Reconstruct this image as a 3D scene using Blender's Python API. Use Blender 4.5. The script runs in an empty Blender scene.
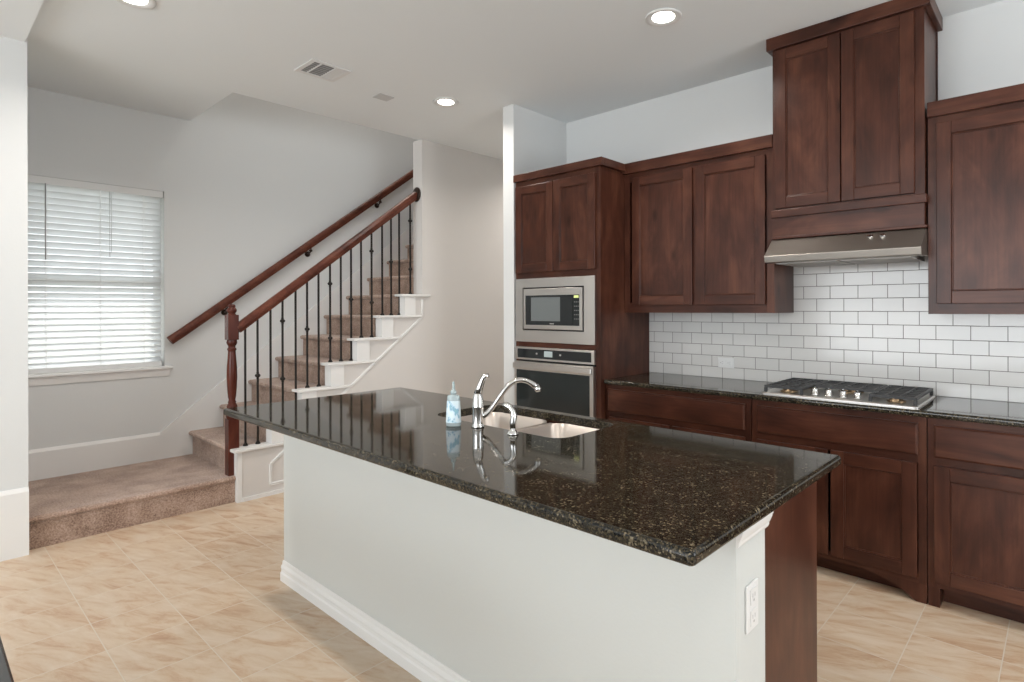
import bpy, bmesh, math, random
from mathutils import Vector, Matrix
random.seed(7)
PI = math.pi
C = bpy.context.scene.collection
S = bpy.context.scene

# ------------------------------------------------------------------ camera
cd = bpy.data.cameras.new('camera'); cam = bpy.data.objects.new('camera', cd); C.objects.link(cam)
FPX, CX, HY = 580.3, 542.75, 308.17
cd.sensor_width = 36; cd.sensor_fit = 'HORIZONTAL'; cd.lens = FPX / 1024 * 36
cd.shift_x = -(CX - 512) / 1024; cd.shift_y = (HY - 341) / 1024
cd.clip_start = 0.02
cam.matrix_world = (Matrix.Translation((0, 0, 1.40)) @ Matrix.Rotation(math.radians(42.15), 4, 'Z')
                    @ Matrix.Rotation(PI / 2, 4, 'X') @ Matrix.Rotation(math.radians(-0.164), 4, 'Z'))
S.camera = cam
# ------------------------------------------------------------------ world, lights, exposure
S.view_settings.view_transform = 'Standard'
try: S.view_settings.look = 'None'
except Exception: pass
S.view_settings.gamma = 1; S.view_settings.use_curve_mapping = False
S.view_settings.exposure = 0.38
W = bpy.data.worlds.new('world'); S.world = W; W.use_nodes = True
W.node_tree.nodes['Background'].inputs[0].default_value = (0.93, 0.97, 1.0, 1)
W.node_tree.nodes['Background'].inputs[1].default_value = 2.6

def area(name, loc, rot, sx, sy, power, col=(1, 1, 1)):
    l = bpy.data.lights.new(name, 'AREA'); l.shape = 'RECTANGLE'; l.size = sx; l.size_y = sy
    l.energy = power; l.color = col
    o = bpy.data.objects.new(name, l); C.objects.link(o); o.location = loc; o.rotation_euler = rot
    return o
# added fill lights, unseen, standing in for daylight behind and right of the camera
area('added_fill_back', (-1.2, -4.45, 1.55), (PI / 2 + .45, 0, 0), 4.6, 2.3, 118, (0.90, 0.955, 1.0))
area('added_fill_right', (3.15, 2.2, 1.6), (PI / 2 + .45, 0, PI / 2), 2.2, 2.2, 40, (0.90, 0.955, 1.0))
sd = bpy.data.lights.new('sun', 'SUN'); sd.energy = 5.0; sd.angle = 0.01; sd.color = (1, .96, .9)
sun = bpy.data.objects.new('sun', sd); C.objects.link(sun)
sun.rotation_euler = Vector((-.80, 0.30, 1.25)).to_track_quat('Z', 'Y').to_euler()

# ------------------------------------------------------------------ materials
def newmat(name):
    m = bpy.data.materials.new(name); m.use_nodes = True
    nt = m.node_tree; b = nt.nodes['Principled BSDF']
    return m, nt, b
def N(nt, t, **k):
    n = nt.nodes.new(t)
    for a, v in k.items():
        if a in n.inputs.keys(): n.inputs[a].default_value = v
        else: setattr(n, a, v)
    return n
def simple(name, col, rough=0.5, metal=0.0, **k):
    m, nt, b = newmat(name)
    b.inputs['Base Color'].default_value = (*col, 1); b.inputs['Roughness'].default_value = rough
    b.inputs['Metallic'].default_value = metal
    for a, v in k.items(): b.inputs[a.replace('_', ' ')].default_value = v
    return m
def ramp(nt, stops):
    r = nt.nodes.new('ShaderNodeValToRGB'); e = r.color_ramp.elements
    while len(e) < len(stops): e.new(0.5)
    for i, (p, c) in enumerate(stops): e[i].position = p; e[i].color = (*c, 1)
    return r
def coords(nt, scale=(1, 1, 1), loc=(0, 0, 0), rot=(0, 0, 0), rnd=False):
    tc = nt.nodes.new('ShaderNodeTexCoord'); mp = nt.nodes.new('ShaderNodeMapping')
    mp.inputs['Scale'].default_value = scale; mp.inputs['Location'].default_value = loc; mp.inputs['Rotation'].default_value = rot
    if rnd:
        oi = nt.nodes.new('ShaderNodeObjectInfo'); mu = N(nt, 'ShaderNodeMath', operation='MULTIPLY'); mu.inputs[1].default_value = 37.0
        ad = N(nt, 'ShaderNodeVectorMath', operation='ADD')
        nt.links.new(oi.outputs['Random'], mu.inputs[0]); nt.links.new(tc.outputs['Object'], ad.inputs[0]); nt.links.new(mu.outputs[0], ad.inputs[1])
        nt.links.new(ad.outputs[0], mp.inputs['Vector'])
    else:
        nt.links.new(tc.outputs['Object'], mp.inputs['Vector'])
    return mp
def bump(nt, b, src, strength, dist=0.002):
    bp = N(nt, 'ShaderNodeBump'); bp.inputs['Strength'].default_value = strength; bp.inputs['Distance'].default_value = dist
    nt.links.new(src, bp.inputs['Height']); nt.links.new(bp.outputs['Normal'], b.inputs['Normal'])

def paint(name, col, rough=0.6, st=0.15):
    m, nt, b = newmat(name)
    b.inputs['Base Color'].default_value = (*col, 1); b.inputs['Roughness'].default_value = rough
    mp = coords(nt); n = N(nt, 'ShaderNodeTexNoise'); n.inputs['Scale'].default_value = 90; n.inputs['Detail'].default_value = 3
    nt.links.new(mp.outputs[0], n.inputs['Vector']); bump(nt, b, n.outputs['Fac'], st, 0.002)
    return m
WALL = paint('wall_paint', (0.66, 0.67, 0.665))
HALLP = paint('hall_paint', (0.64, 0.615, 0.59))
CEIL = paint('ceiling_paint', (0.79, 0.82, 0.83), 0.8)
TRIM = simple('trim_paint', (0.76, 0.755, 0.74), 0.35)
ISLW = paint('island_wall_paint', (0.59, 0.605, 0.585), 0.55, 0.25)

def wood(name, horiz=False, dark=(0.034, 0.0125, 0.008), mid=(0.066, 0.0225, 0.0135), light=(0.108, 0.041, 0.024), rough=0.29):
    m, nt, b = newmat(name)
    sc = (1.3, 3.0, 4.6) if horiz else (4.6, 4.6, 1.3)
    mp = coords(nt, sc, rnd=True)
    n1 = N(nt, 'ShaderNodeTexNoise'); n1.inputs['Scale'].default_value = 1.6; n1.inputs['Detail'].default_value = 7; n1.inputs['Roughness'].default_value = .62; n1.inputs['Distortion'].default_value = 1.2
    nt.links.new(mp.outputs[0], n1.inputs['Vector'])
    mp2 = coords(nt, (2.6, 2.6, 4.5) if horiz else (4.5, 2.6, 2.6), rnd=True)
    n2 = N(nt, 'ShaderNodeTexNoise'); n2.inputs['Scale'].default_value = 1.3; n2.inputs['Detail'].default_value = 2
    nt.links.new(mp2.outputs[0], n2.inputs['Vector'])
    mix = N(nt, 'ShaderNodeMath', operation='MULTIPLY_ADD'); mix.inputs[1].default_value = .45
    hm = N(nt, 'ShaderNodeMath', operation='MULTIPLY'); hm.inputs[1].default_value = .6
    nt.links.new(n1.outputs['Fac'], hm.inputs[0]); nt.links.new(n2.outputs['Fac'], mix.inputs[0]); nt.links.new(hm.outputs[0], mix.inputs[2])
    r = ramp(nt, [(0.36, dark), (0.52, mid), (0.68, light)])
    nt.links.new(mix.outputs[0], r.inputs['Fac'])
    # fine pores and small knots
    mp3 = coords(nt, (3, 60, 90) if horiz else (90, 60, 3), rnd=True)
    n3 = N(nt, 'ShaderNodeTexNoise'); n3.inputs['Scale'].default_value = 1.0; n3.inputs['Detail'].default_value = 3
    nt.links.new(mp3.outputs[0], n3.inputs['Vector'])
    r3 = ramp(nt, [(0.35, (.86, .86, .86)), (0.6, (1.03, 1.03, 1.03))]); nt.links.new(n3.outputs['Fac'], r3.inputs['Fac'])
    mp4 = coords(nt, (1.4, 2, 3.2) if horiz else (3.2, 2, 1.4), rnd=True)
    v = N(nt, 'ShaderNodeTexVoronoi'); v.inputs['Scale'].default_value = 1.7; nt.links.new(mp4.outputs[0], v.inputs['Vector'])
    r4 = ramp(nt, [(0.04, (.42, .38, .36)), (0.13, (1, 1, 1))]); nt.links.new(v.outputs['Distance'], r4.inputs['Fac'])
    m1 = N(nt, 'ShaderNodeMix', data_type='RGBA', blend_type='MULTIPLY'); m1.inputs[0].default_value = 1
    nt.links.new(r.outputs[0], m1.inputs[6]); nt.links.new(r3.outputs[0], m1.inputs[7])
    m2 = N(nt, 'ShaderNodeMix', data_type='RGBA', blend_type='MULTIPLY'); m2.inputs[0].default_value = .8
    nt.links.new(m1.outputs[2], m2.inputs[6]); nt.links.new(r4.outputs[0], m2.inputs[7])
    nt.links.new(m2.outputs[2], b.inputs['Base Color'])
    b.inputs['Roughness'].default_value = rough; b.inputs['Specular IOR Level'].default_value = .23
    bump(nt, b, n3.outputs['Fac'], .06, .001)
    return m
WV = wood('stained_alder_vertical'); WH = wood('stained_alder_horizontal', True)
RAILW = wood('stained_rail', True, (0.05, .014, .008), (.11, .033, .02), (.16, .055, .032), .38)
NEWW = wood('stained_newel', False, (0.04, .010, .007), (.085, .022, .014), (.13, .04, .024), .22)

def granite():
    m, nt, b = newmat('dark_speckled_granite')
    mp = coords(nt)
    v = N(nt, 'ShaderNodeTexVoronoi'); v.inputs['Scale'].default_value = 240; nt.links.new(mp.outputs[0], v.inputs['Vector'])
    rc = ramp(nt, [(0.0, (.006, .006, .006)), (.40, (.008, .008, .007)), (.62, (.020, .017, .011)), (.80, (.040, .032, .019)), (.93, (.075, .060, .037)), (1.0, (.17, .14, .095))])
    sep = N(nt, 'ShaderNodeSeparateColor'); nt.links.new(v.outputs['Color'], sep.inputs[0])
    n = N(nt, 'ShaderNodeTexNoise'); n.inputs['Scale'].default_value = 22; n.inputs['Detail'].default_value = 4; nt.links.new(mp.outputs[0], n.inputs['Vector'])
    ma = N(nt, 'ShaderNodeMath', operation='MULTIPLY_ADD'); ma.inputs[1].default_value = .75
    sb = N(nt, 'ShaderNodeMath', operation='MULTIPLY_ADD'); sb.inputs[1].default_value = .36; sb.inputs[2].default_value = .05
    nt.links.new(n.outputs['Fac'], sb.inputs[0]); nt.links.new(sep.outputs[0], ma.inputs[0]); nt.links.new(sb.outputs[0], ma.inputs[2])
    nt.links.new(ma.outputs[0], rc.inputs['Fac']); nt.links.new(rc.outputs[0], b.inputs['Base Color'])
    b.inputs['Roughness'].default_value = .06; b.inputs['IOR'].default_value = 1.41
    return m
GRAN = granite()

def floor_tile():
    m, nt, b = newmat('beige_stone_floor_tile')
    mp = coords(nt, loc=(.1955 + .3035 * 40, -.5616 + .2945 * 40, 0))
    br = N(nt, 'ShaderNodeTexBrick'); br.offset = 0; br.squash = 1
    for k, v in {'Scale': 1, 'Mortar Size': .0024, 'Mortar Smooth': .3, 'Bias': 0, 'Brick Width': .3035, 'Row Height': .2945}.items(): br.inputs[k].default_value = v
    br.inputs['Color1'].default_value = (0, 0, 0, 1); br.inputs['Color2'].default_value = (1, 1, 1, 1); br.inputs['Mortar'].default_value = (.5, .5, .5, 1)
    nt.links.new(mp.outputs[0], br.inputs['Vector'])
    # per tile offset of the veining
    mu = N(nt, 'ShaderNodeVectorMath', operation='SCALE'); mu.inputs['Scale'].default_value = 9
    nt.links.new(br.outputs['Color'], mu.inputs[0])
    mp0 = coords(nt, rot=(0, 0, -.42)); mp2 = N(nt, 'ShaderNodeMapping'); mp2.inputs['Scale'].default_value = (2.6, 10.0, 1); nt.links.new(mp0.outputs[0], mp2.inputs['Vector'])
    ad = N(nt, 'ShaderNodeVectorMath', operation='ADD'); nt.links.new(mp2.outputs[0], ad.inputs[0]); nt.links.new(mu.outputs[0], ad.inputs[1])
    n = N(nt, 'ShaderNodeTexNoise'); n.inputs['Scale'].default_value = 1.5; n.inputs['Detail'].default_value = 9; n.inputs['Roughness'].default_value = .66; n.inputs['Distortion'].default_value = .55
    nt.links.new(ad.outputs[0], n.inputs['Vector'])
    r = ramp(nt, [(.30, (.42, .255, .155)), (.42, (.52, .365, .245)), (.50, (.565, .435, .31)), (.64, (.61, .50, .39))])
    nt.links.new(n.outputs['Fac'], r.inputs['Fac'])
    mx = N(nt, 'ShaderNodeMix', data_type='RGBA'); nt.links.new(br.outputs['Fac'], mx.inputs[0])
    nt.links.new(r.outputs[0], mx.inputs[6]); mx.inputs[7].default_value = (.60, .53, .44, 1)
    nt.links.new(mx.outputs[2], b.inputs['Base Color'])
    b.inputs['Roughness'].default_value = .38
    inv = N(nt, 'ShaderNodeMath', operation='SUBTRACT'); inv.inputs[0].default_value = 1; nt.links.new(br.outputs['Fac'], inv.inputs[1])
    bump(nt, b, inv.outputs[0], .35, .0015)
    return m
FLOOR = floor_tile()

def subway():
    m, nt, b = newmat('white_subway_tile')
    tc = N(nt, 'ShaderNodeTexCoord'); sp = N(nt, 'ShaderNodeSeparateXYZ'); cb = N(nt, 'ShaderNodeCombineXYZ')
    nt.links.new(tc.outputs['Object'], sp.inputs[0])
    ax = N(nt, 'ShaderNodeMath', operation='ADD'); ax.inputs[1].default_value = .459 + .154 * 40
    az = N(nt, 'ShaderNodeMath', operation='ADD'); az.inputs[1].default_value = -.914 + .077 * 40
    nt.links.new(sp.outputs[0], ax.inputs[0]); nt.links.new(sp.outputs[2], az.inputs[0])
    nt.links.new(ax.outputs[0], cb.inputs[0]); nt.links.new(az.outputs[0], cb.inputs[1])
    br = N(nt, 'ShaderNodeTexBrick'); br.offset = .5; br.offset_frequency = 2; br.squash = 1
    for k, v in {'Scale': 1, 'Mortar Size': .0018, 'Mortar Smooth': .15, 'Bias': 0, 'Brick Width': .154, 'Row Height': .077}.items(): br.inputs[k].default_value = v
    br.inputs['Color1'].default_value = (.66, .645, .625, 1); br.inputs['Color2'].default_value = (.62, .61, .59, 1); br.inputs['Mortar'].default_value = (.15, .135, .125, 1)
    nt.links.new(cb.outputs[0], br.inputs['Vector']); nt.links.new(br.outputs['Color'], b.inputs['Base Color'])
    rr = N(nt, 'ShaderNodeMath', operation='MULTIPLY_ADD'); rr.inputs[1].default_value = .6; rr.inputs[2].default_value = .12
    nt.links.new(br.outputs['Fac'], rr.inputs[0]); nt.links.new(rr.outputs[0], b.inputs['Roughness'])
    inv = N(nt, 'ShaderNodeMath', operation='SUBTRACT'); inv.inputs[0].default_value = 1; nt.links.new(br.outputs['Fac'], inv.inputs[1])
    bump(nt, b, inv.outputs[0], .5, .0015)
    return m
TILE = subway()

def carpet():
    m, nt, b = newmat('beige_carpet')
    mp = coords(nt)
    n = N(nt, 'ShaderNodeTexNoise'); n.inputs['Scale'].default_value = 95; n.inputs['Detail'].default_value = 4; n.inputs['Roughness'].default_value = .7
    nt.links.new(mp.outputs[0], n.inputs['Vector'])
    n2 = N(nt, 'ShaderNodeTexNoise'); n2.inputs['Scale'].default_value = 7; n2.inputs['Detail'].default_value = 3; nt.links.new(mp.outputs[0], n2.inputs['Vector'])
    ad = N(nt, 'ShaderNodeMath', operation='MULTIPLY_ADD'); ad.inputs[1].default_value = .35
    hm = N(nt, 'ShaderNodeMath', operation='MULTIPLY'); hm.inputs[1].default_value = .65
    nt.links.new(n.outputs['Fac'], hm.inputs[0]); nt.links.new(n2.outputs['Fac'], ad.inputs[0]); nt.links.new(hm.outputs[0], ad.inputs[2])
    r = ramp(nt, [(.36, (.16, .095, .068)), (.50, (.36, .245, .185)), (.62, (.52, .385, .31))])
    nt.links.new(ad.outputs[0], r.inputs['Fac']); nt.links.new(r.outputs[0], b.inputs['Base Color'])
    b.inputs['Roughness'].default_value = .95; b.inputs['Sheen Weight'].default_value = .3
    bump(nt, b, n.outputs['Fac'], .9, .006)
    return m
CARP = carpet()

def steel(name, col=(.62, .60, .57), rough=.28, axis='x'):
    m, nt, b = newmat(name)
    b.inputs['Base Color'].default_value = (*col, 1); b.inputs['Metallic'].default_value = 1
    mp = coords(nt, (3, 3, 400) if axis == 'x' else (400, 3, 3))
    n = N(nt, 'ShaderNodeTexNoise'); n.inputs['Scale'].default_value = 1; n.inputs['Detail'].default_value = 2
    nt.links.new(mp.outputs[0], n.inputs['Vector'])
    r = N(nt, 'ShaderNodeMath', operation='MULTIPLY_ADD'); r.inputs[1].default_value = .14; r.inputs[2].default_value = rough - .07
    nt.links.new(n.outputs['Fac'], r.inputs[0]); nt.links.new(r.outputs[0], b.inputs['Roughness'])
    return m
STEEL = steel('brushed_stainless_steel', (.62, .59, .56), .33)
HOODM = steel('hood_stainless_steel', (.36, .33, .295), .40)
SINKM = steel('sink_stainless_steel', (.62, .56, .51), .36)
SINKM.node_tree.nodes['Principled BSDF'].inputs['Metallic'].default_value = .92
CHROME = simple('chrome', (.72, .71, .70), .08, 1)
IRON = simple('black_wrought_iron', (.018, .015, .013), .42, .6)
CAST = simple('cast_iron_grate', (.03, .03, .031), .5)
BLACKG = simple('black_appliance_glass', (.022, .025, .026), .05)
MWGL = simple('microwave_window_glass', (.16, .175, .175), .07)
OVGL = simple('oven_window_glass', (.024, .03, .03), .06)
DARKG = simple('shadow_gap_dark', (.01, .008, .007), .7)
BRONZE = simple('oil_rubbed_bronze', (.035, .022, .017), .32, .8)
WHITEP = simple('white_plastic', (.72, .72, .71), .35)
GREYP = simple('grey_plastic', (.40, .39, .38), .5)
BRASS = simple('brass_burner', (.30, .22, .14), .4, 1)
LCD = simple('lit_display', (.35, .40, .40), .2, 0, Emission_Color=(.6, .72, .72, 1), Emission_Strength=.12)
LCDY = simple('yellow_green_display', (.6, .65, .25), .3, 0, Emission_Color=(.75, .85, .3, 1), Emission_Strength=.35)
BULB = simple('lit_lamp_lens', (1, 1, 1), .5, 0, Emission_Color=(1, .94, .86, 1), Emission_Strength=9)
VENTD = simple('vent_dark_louvre', (.16, .16, .16), .5)
SLAT = simple('blind_slat_white', (.80, .81, .81), .4, 0, Transmission_Weight=0.0)
m, nt, b = newmat('blind_slat_translucent'); SLAT = m
b.inputs['Base Color'].default_value = (.82, .83, .83, 1); b.inputs['Roughness'].default_value = .45
tr = nt.nodes.new('ShaderNodeBsdfTranslucent'); tr.inputs[0].default_value = (.85, .87, .88, 1)
mxs = nt.nodes.new('ShaderNodeMixShader'); mxs.inputs[0].default_value = .5
nt.links.new(b.outputs[0], mxs.inputs[1]); nt.links.new(tr.outputs[0], mxs.inputs[2]); nt.links.new(mxs.outputs[0], nt.nodes['Material Output'].inputs[0])
m, nt, b = newmat('window_glass'); GLASS = m
tr = nt.nodes.new('ShaderNodeBsdfTransparent'); gl = nt.nodes.new('ShaderNodeBsdfGlossy'); gl.inputs['Roughness'].default_value = .02
mxs = nt.nodes.new('ShaderNodeMixShader'); mxs.inputs[0].default_value = .06
nt.links.new(tr.outputs[0], mxs.inputs[1]); nt.links.new(gl.outputs[0], mxs.inputs[2]); nt.links.new(mxs.outputs[0], nt.nodes['Material Output'].inputs[0])
SOAPB = simple('clear_bottle_plastic', (.72, .84, .86), .12, 0, Transmission_Weight=.55, IOR=1.35)
LABELB = simple('blue_white_label', (.75, .82, .86), .4)
m, nt, b = newmat('blue_label_print'); LABELB = m
mp = coords(nt, (60, 60, 38)); n = N(nt, 'ShaderNodeTexNoise'); n.inputs['Scale'].default_value = 1; nt.links.new(mp.outputs[0], n.inputs['Vector'])
r = ramp(nt, [(.42, (.70, .80, .84)), (.52, (.62, .76, .84)), (.60, (.22, .42, .55)), (.72, (.30, .52, .55))]); nt.links.new(n.outputs['Fac'], r.inputs['Fac']); nt.links.new(r.outputs[0], b.inputs['Base Color']); b.inputs['Roughness'].default_value = .35
STUCCO = paint('neighbour_stucco', (.60, .60, .58), .9)
GRASS = simple('outside_ground', (.35, .36, .30), .9)
TABLE = simple('black_table_lacquer', (.02, .02, .02), .16)

# ------------------------------------------------------------------ mesh helpers
class MB:
    def __init__(s): s.v = []; s.f = []; s.m = []; s.sm = []
    def add(s, vs, fs, m=0, smooth=False):
        o = len(s.v); s.v += [tuple(p) for p in vs]
        for f in fs: s.f.append(tuple(i + o for i in f)); s.m.append(m); s.sm.append(smooth)
        return s
    def box(s, x0, x1, y0, y1, z0, z1, m=0):
        x0, x1 = sorted((x0, x1)); y0, y1 = sorted((y0, y1)); z0, z1 = sorted((z0, z1))
        return s.add([(x0, y0, z0), (x1, y0, z0), (x1, y1, z0), (x0, y1, z0), (x0, y0, z1), (x1, y0, z1), (x1, y1, z1), (x0, y1, z1)],
                     [(0, 3, 2, 1), (4, 5, 6, 7), (0, 1, 5, 4), (1, 2, 6, 5), (2, 3, 7, 6), (3, 0, 4, 7)], m)
    def loft(s, rings, m=0, cap0=True, cap1=True, closed=False, smooth=False):
        n = len(rings[0]); vs = [p for r in rings for p in r]; fs = []
        k = len(rings)
        for i in range(k if closed else k - 1):
            a = i * n; b_ = ((i + 1) % k) * n
            for j in range(n): fs.append((a + j, a + (j + 1) % n, b_ + (j + 1) % n, b_ + j))
        if not closed:
            if cap0: fs.append(tuple(range(n))[::-1])
            if cap1: fs.append(tuple((k - 1) * n + j for j in range(n)))
        return s.add(vs, fs, m, smooth)
    def prism(s, poly, axis, a, b_, m=0):
        def P(u, v, w):
            return {'x': (w, u, v), 'y': (u, w, v), 'z': (u, v, w)}[axis]
        return s.loft([[P(u, v, a) for u, v in poly], [P(u, v, b_) for u, v in poly]], m)
    def lathe(s, prof, cx, cy, seg=24, m=0, z0=0):
        return s.loft([[(cx + r * math.cos(2 * PI * j / seg), cy + r * math.sin(2 * PI * j / seg), z + z0) for j in range(seg)] for r, z in prof], m, smooth=True)
    def tube(s, pts, rad, seg=12, m=0, smooth=True, flat=1.0):
        pts = [Vector(p) for p in pts]; k = len(pts)
        if not isinstance(rad, (list, tuple)): rad = [rad] * k
        rings = []; prev = None
        for i, p in enumerate(pts):
            t = (pts[min(i + 1, k - 1)] - pts[max(i - 1, 0)]).normalized()
            if prev is None:
                u = t.orthogonal().normalized()
                if abs(t.z) < .95: u = t.cross(Vector((0, 0, 1))).normalized()
            else: u = (prev - t * prev.dot(t)).normalized()
            prev = u; w = t.cross(u)
            rings.append([p + (u * math.cos(2 * PI * j / seg) + w * math.sin(2 * PI * j / seg) * flat) * rad[i] for j in range(seg)])
        return s.loft(rings, m, smooth=smooth)
    def sweep(s, prof, p0, p1, up=(0, 0, 1), m=0):
        """extrude a profile (side, up) from p0 to p1"""
        p0 = Vector(p0); p1 = Vector(p1); t = (p1 - p0).normalized(); sd_ = t.cross(Vector(up)).normalized(); u2 = sd_.cross(t)
        return s.loft([[p + sd_ * a + u2 * b_ for a, b_ in prof] for p in (p0, p1)], m)
    def build(s, name, mat, parent=None, origin=None, bevel=0, kind=None, label=None, cat=None, group=None):
        if parent is not None: o0 = Vector(world_loc(parent))
        else:
            if origin is None:
                xs = [p[0] for p in s.v]; ys = [p[1] for p in s.v]; zs = [p[2] for p in s.v]
                origin = ((min(xs) + max(xs)) / 2, (min(ys) + max(ys)) / 2, min(zs))
            o0 = Vector(origin)
        if parent is not None and s.v:
            xs = [p[0] for p in s.v]; ys = [p[1] for p in s.v]; zs = [p[2] for p in s.v]
            c0 = Vector(((min(xs) + max(xs)) / 2, (min(ys) + max(ys)) / 2, (min(zs) + max(zs)) / 2))
        else: c0 = o0
        me = bpy.data.meshes.new(name)
        me.from_pydata([tuple(Vector(p) - c0) for p in s.v], [], s.f)
        bm = bmesh.new(); bm.from_mesh(me); bmesh.ops.recalc_face_normals(bm, faces=bm.faces); bm.to_mesh(me); bm.free()
        mats = mat if isinstance(mat, (list, tuple)) else [mat]
        for q in mats: me.materials.append(q)
        for p, mi, sm in zip(me.polygons, s.m, s.sm): p.material_index = mi; p.use_smooth = sm
        o = bpy.data.objects.new(name, me); C.objects.link(o)
        o.location = (c0 - o0) if parent is not None else c0
        if parent is not None: o.parent = parent
        if bevel:
            bv = o.modifiers.new('bevel', 'BEVEL'); bv.width = bevel; bv.segments = 2; bv.limit_method = 'ANGLE'; bv.angle_limit = math.radians(40)
        if kind: o['kind'] = kind
        if label: o['label'] = label
        if cat: o['category'] = cat
        if group: o['group'] = group
        return o
def world_loc(o):
    v = Vector(o.location)
    while o.parent is not None: o = o.parent; v = v + Vector(o.location)
    return v
def thing(name, label, cat, loc, group=None):
    o = bpy.data.objects.new(name, None); C.objects.link(o); o.location = loc; o.empty_display_size = .1
    o['label'] = label; o['category'] = cat
    if group: o['group'] = group
    return o
def struct(name, mb, mat, label=None, **k): return mb.build(name, mat, kind='structure', label=label, **k)
def rrect(x0, x1, y0, y1, r, z, n=6):
    out = []
    for cx, cy, a0 in ((x1 - r, y1 - r, 0), (x0 + r, y1 - r, PI / 2), (x0 + r, y0 + r, PI), (x1 - r, y0 + r, 3 * PI / 2)):
        for i in range(n): a = a0 + PI / 2 * i / (n - 1); out.append((cx + r * math.cos(a), cy + r * math.sin(a), z))
    return out

# ------------------------------------------------------------------ key dimensions
CEZ = 2.976; YW = 3.807; XWIN = -5.446; XS = -4.45; XIN = -4.55
YF = 3.237; YU = 3.472

# ------------------------------------------------------------------ room shell
struct('floor', MB().box(-5.6, 3.3, -4.6, 9.3, -.12, 0), FLOOR, 'beige stone-look tile floor', origin=(0, 0, 0))
struct('ceiling', MB().box(-5.6, XS - .05, .476, 1.62, CEZ, CEZ + .35).box(XS - .05, 3.3, .476, 9.3, CEZ, CEZ + .35), CEIL, 'grey-white main ceiling')
struct('ceiling', MB().box(-5.6, 3.3, -4.6, .476, 2.93, CEZ + .35), CEIL, 'slightly lower ceiling on the near left side')
struct('wall_left', MB().box(-5.7, -4.42, -4.6, .486, 0, CEZ), WALL, 'near white wall end at left')
# window wall with an opening
wy0, wy1, wz0, wz1 = .56, 1.434, .935, 2.358
wl = MB().box(XWIN - .16, XWIN, .486, wy0, 0, 5.6).box(XWIN - .16, XWIN, wy1, 9.3, 0, 5.6).box(XWIN - .16, XWIN, wy0, wy1, 0, wz0).box(XWIN - .16, XWIN, wy0, wy1, wz1, 5.6)
struct('wall_window', wl, WALL, 'white wall behind the stairs with the blind-covered window')
struct('wall_stair_side', MB().box(-4.59, XS, 3.25, 9.3, 0, CEZ), HALLP, 'white wall at the side of the upper stairs')
struct('wall_stairwell_upper', MB().box(XS - .05, XS + .1, 1.52, 9.3, CEZ + .35, 5.6).box(-5.6, XS + .1, 1.42, 1.62, CEZ + .35, 5.6), WALL, 'white upper stairwell walls')
struct('ceiling_stairwell', MB().box(-5.6, XS + .1, 1.42, 9.3, 5.6, 5.7), CEIL, 'stairwell ceiling upstairs')
struct('wall_stairwell_end', MB().box(XWIN, -4.59, 6.0, 6.1, 0, 5.6), WALL, 'end wall of the stairwell')
struct('wall_hall_end', MB().box(XS, -3.165, 6.6, 6.7, 0, CEZ), HALLP, 'end wall of the passage')
struct('wall_stub', MB().box(-3.283, -3.168, 3.17, 6.7, 0, CEZ), WALL, 'short white wall at the left of the oven cabinet')
struct('wall_kitchen', MB().box(-3.168, 3.3, YW, YW + .14, 0, CEZ), WALL, 'white kitchen wall behind the cabinets')
rw = MB().box(3.2, 3.3, -4.6, 1.1, 0, CEZ).box(3.2, 3.3, 3.3, YW, 0, CEZ).box(3.2, 3.3, 1.1, 3.3, 0, .45).box(3.2, 3.3, 1.1, 3.3, 2.75, CEZ)  # opening added out of view as a light source for the kitchen
struct('wall_right', rw, WALL, 'white right wall with a wide opening added to let light in')
bw = MB().box(-5.6, -3.6, -4.6, -4.5, 0, CEZ).box(1.2, 3.3, -4.6, -4.5, 0, CEZ).box(-3.6, 1.2, -4.6, -4.5, 0, .4).box(-3.6, 1.2, -4.6, -4.5, 2.75, CEZ)  # opening added behind the viewer as a light source
struct('wall_back', bw, WALL, 'white wall behind the viewer with a wide opening added to let light in')

# baseboards
def base_prof(h, t): return [(0, 0), (t, 0), (t, h - .022), (t * .75, h - .012), (t * .45, h), (0, h)]
bb = MB()
bb.prism([(-4.42 + a, z) for a, z in base_prof(.385, .02)], 'y', -4.5, .486 + .0)
struct('baseboard_left', bb, TRIM, 'tall white baseboard on the near left wall')
bb = MB().prism([(XWIN + a, z) for a, z in base_prof(.407, .018)], 'y', .486, 1.40)
# sloped skirt along the stairs
sl = .79
def zs(y): return .407 + sl * (y - 1.40)
bb.prism([(1.40, 0), (6.0, 0), (6.0, zs(6.0)), (1.40, zs(1.40))], 'x', XWIN, XWIN + .018)
struct('baseboard_stairs', bb, TRIM, 'white skirting rising along the stair wall')
struct('baseboard_hall', MB().box(XS, XS + .016, 3.3, 6.6, 0, .13), TRIM)
struct('baseboard_kitchen', MB().box(1.75, 3.2, YW - .016, YW, 0, .13), TRIM)

# ------------------------------------------------------------------ window_1 (frame, glass, sill) + blind
wn = MB()
xf0, xf1 = XWIN - .15, XWIN - .10
wn.box(xf0, xf1, wy0, wy0 + .045, wz0, wz1).box(xf0, xf1, wy1 - .045, wy1, wz0, wz1).box(xf0, xf1, wy0, wy1, wz0, wz0 + .05).box(xf0, xf1, wy0, wy1, wz1 - .05, wz1)
wn.box(xf0, xf1, wy0, wy1, 1.60, 1.65)
win = wn.build('window_1', TRIM, kind='structure', label='white-framed window above the landing')
MB().box(XWIN - .128, XWIN - .122, wy0 + .04, wy1 - .04, wz0 + .04, wz1 - .04).build('window_glass', GLASS, win)
sill = MB()
sill.prism([(XWIN - .10, .915), (XWIN + .03, .915), (XWIN + .042, .921), (XWIN + .042, .933), (XWIN + .03, .94), (XWIN - .10, .94)], 'y', wy0 - .05, wy1 + .05)
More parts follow.
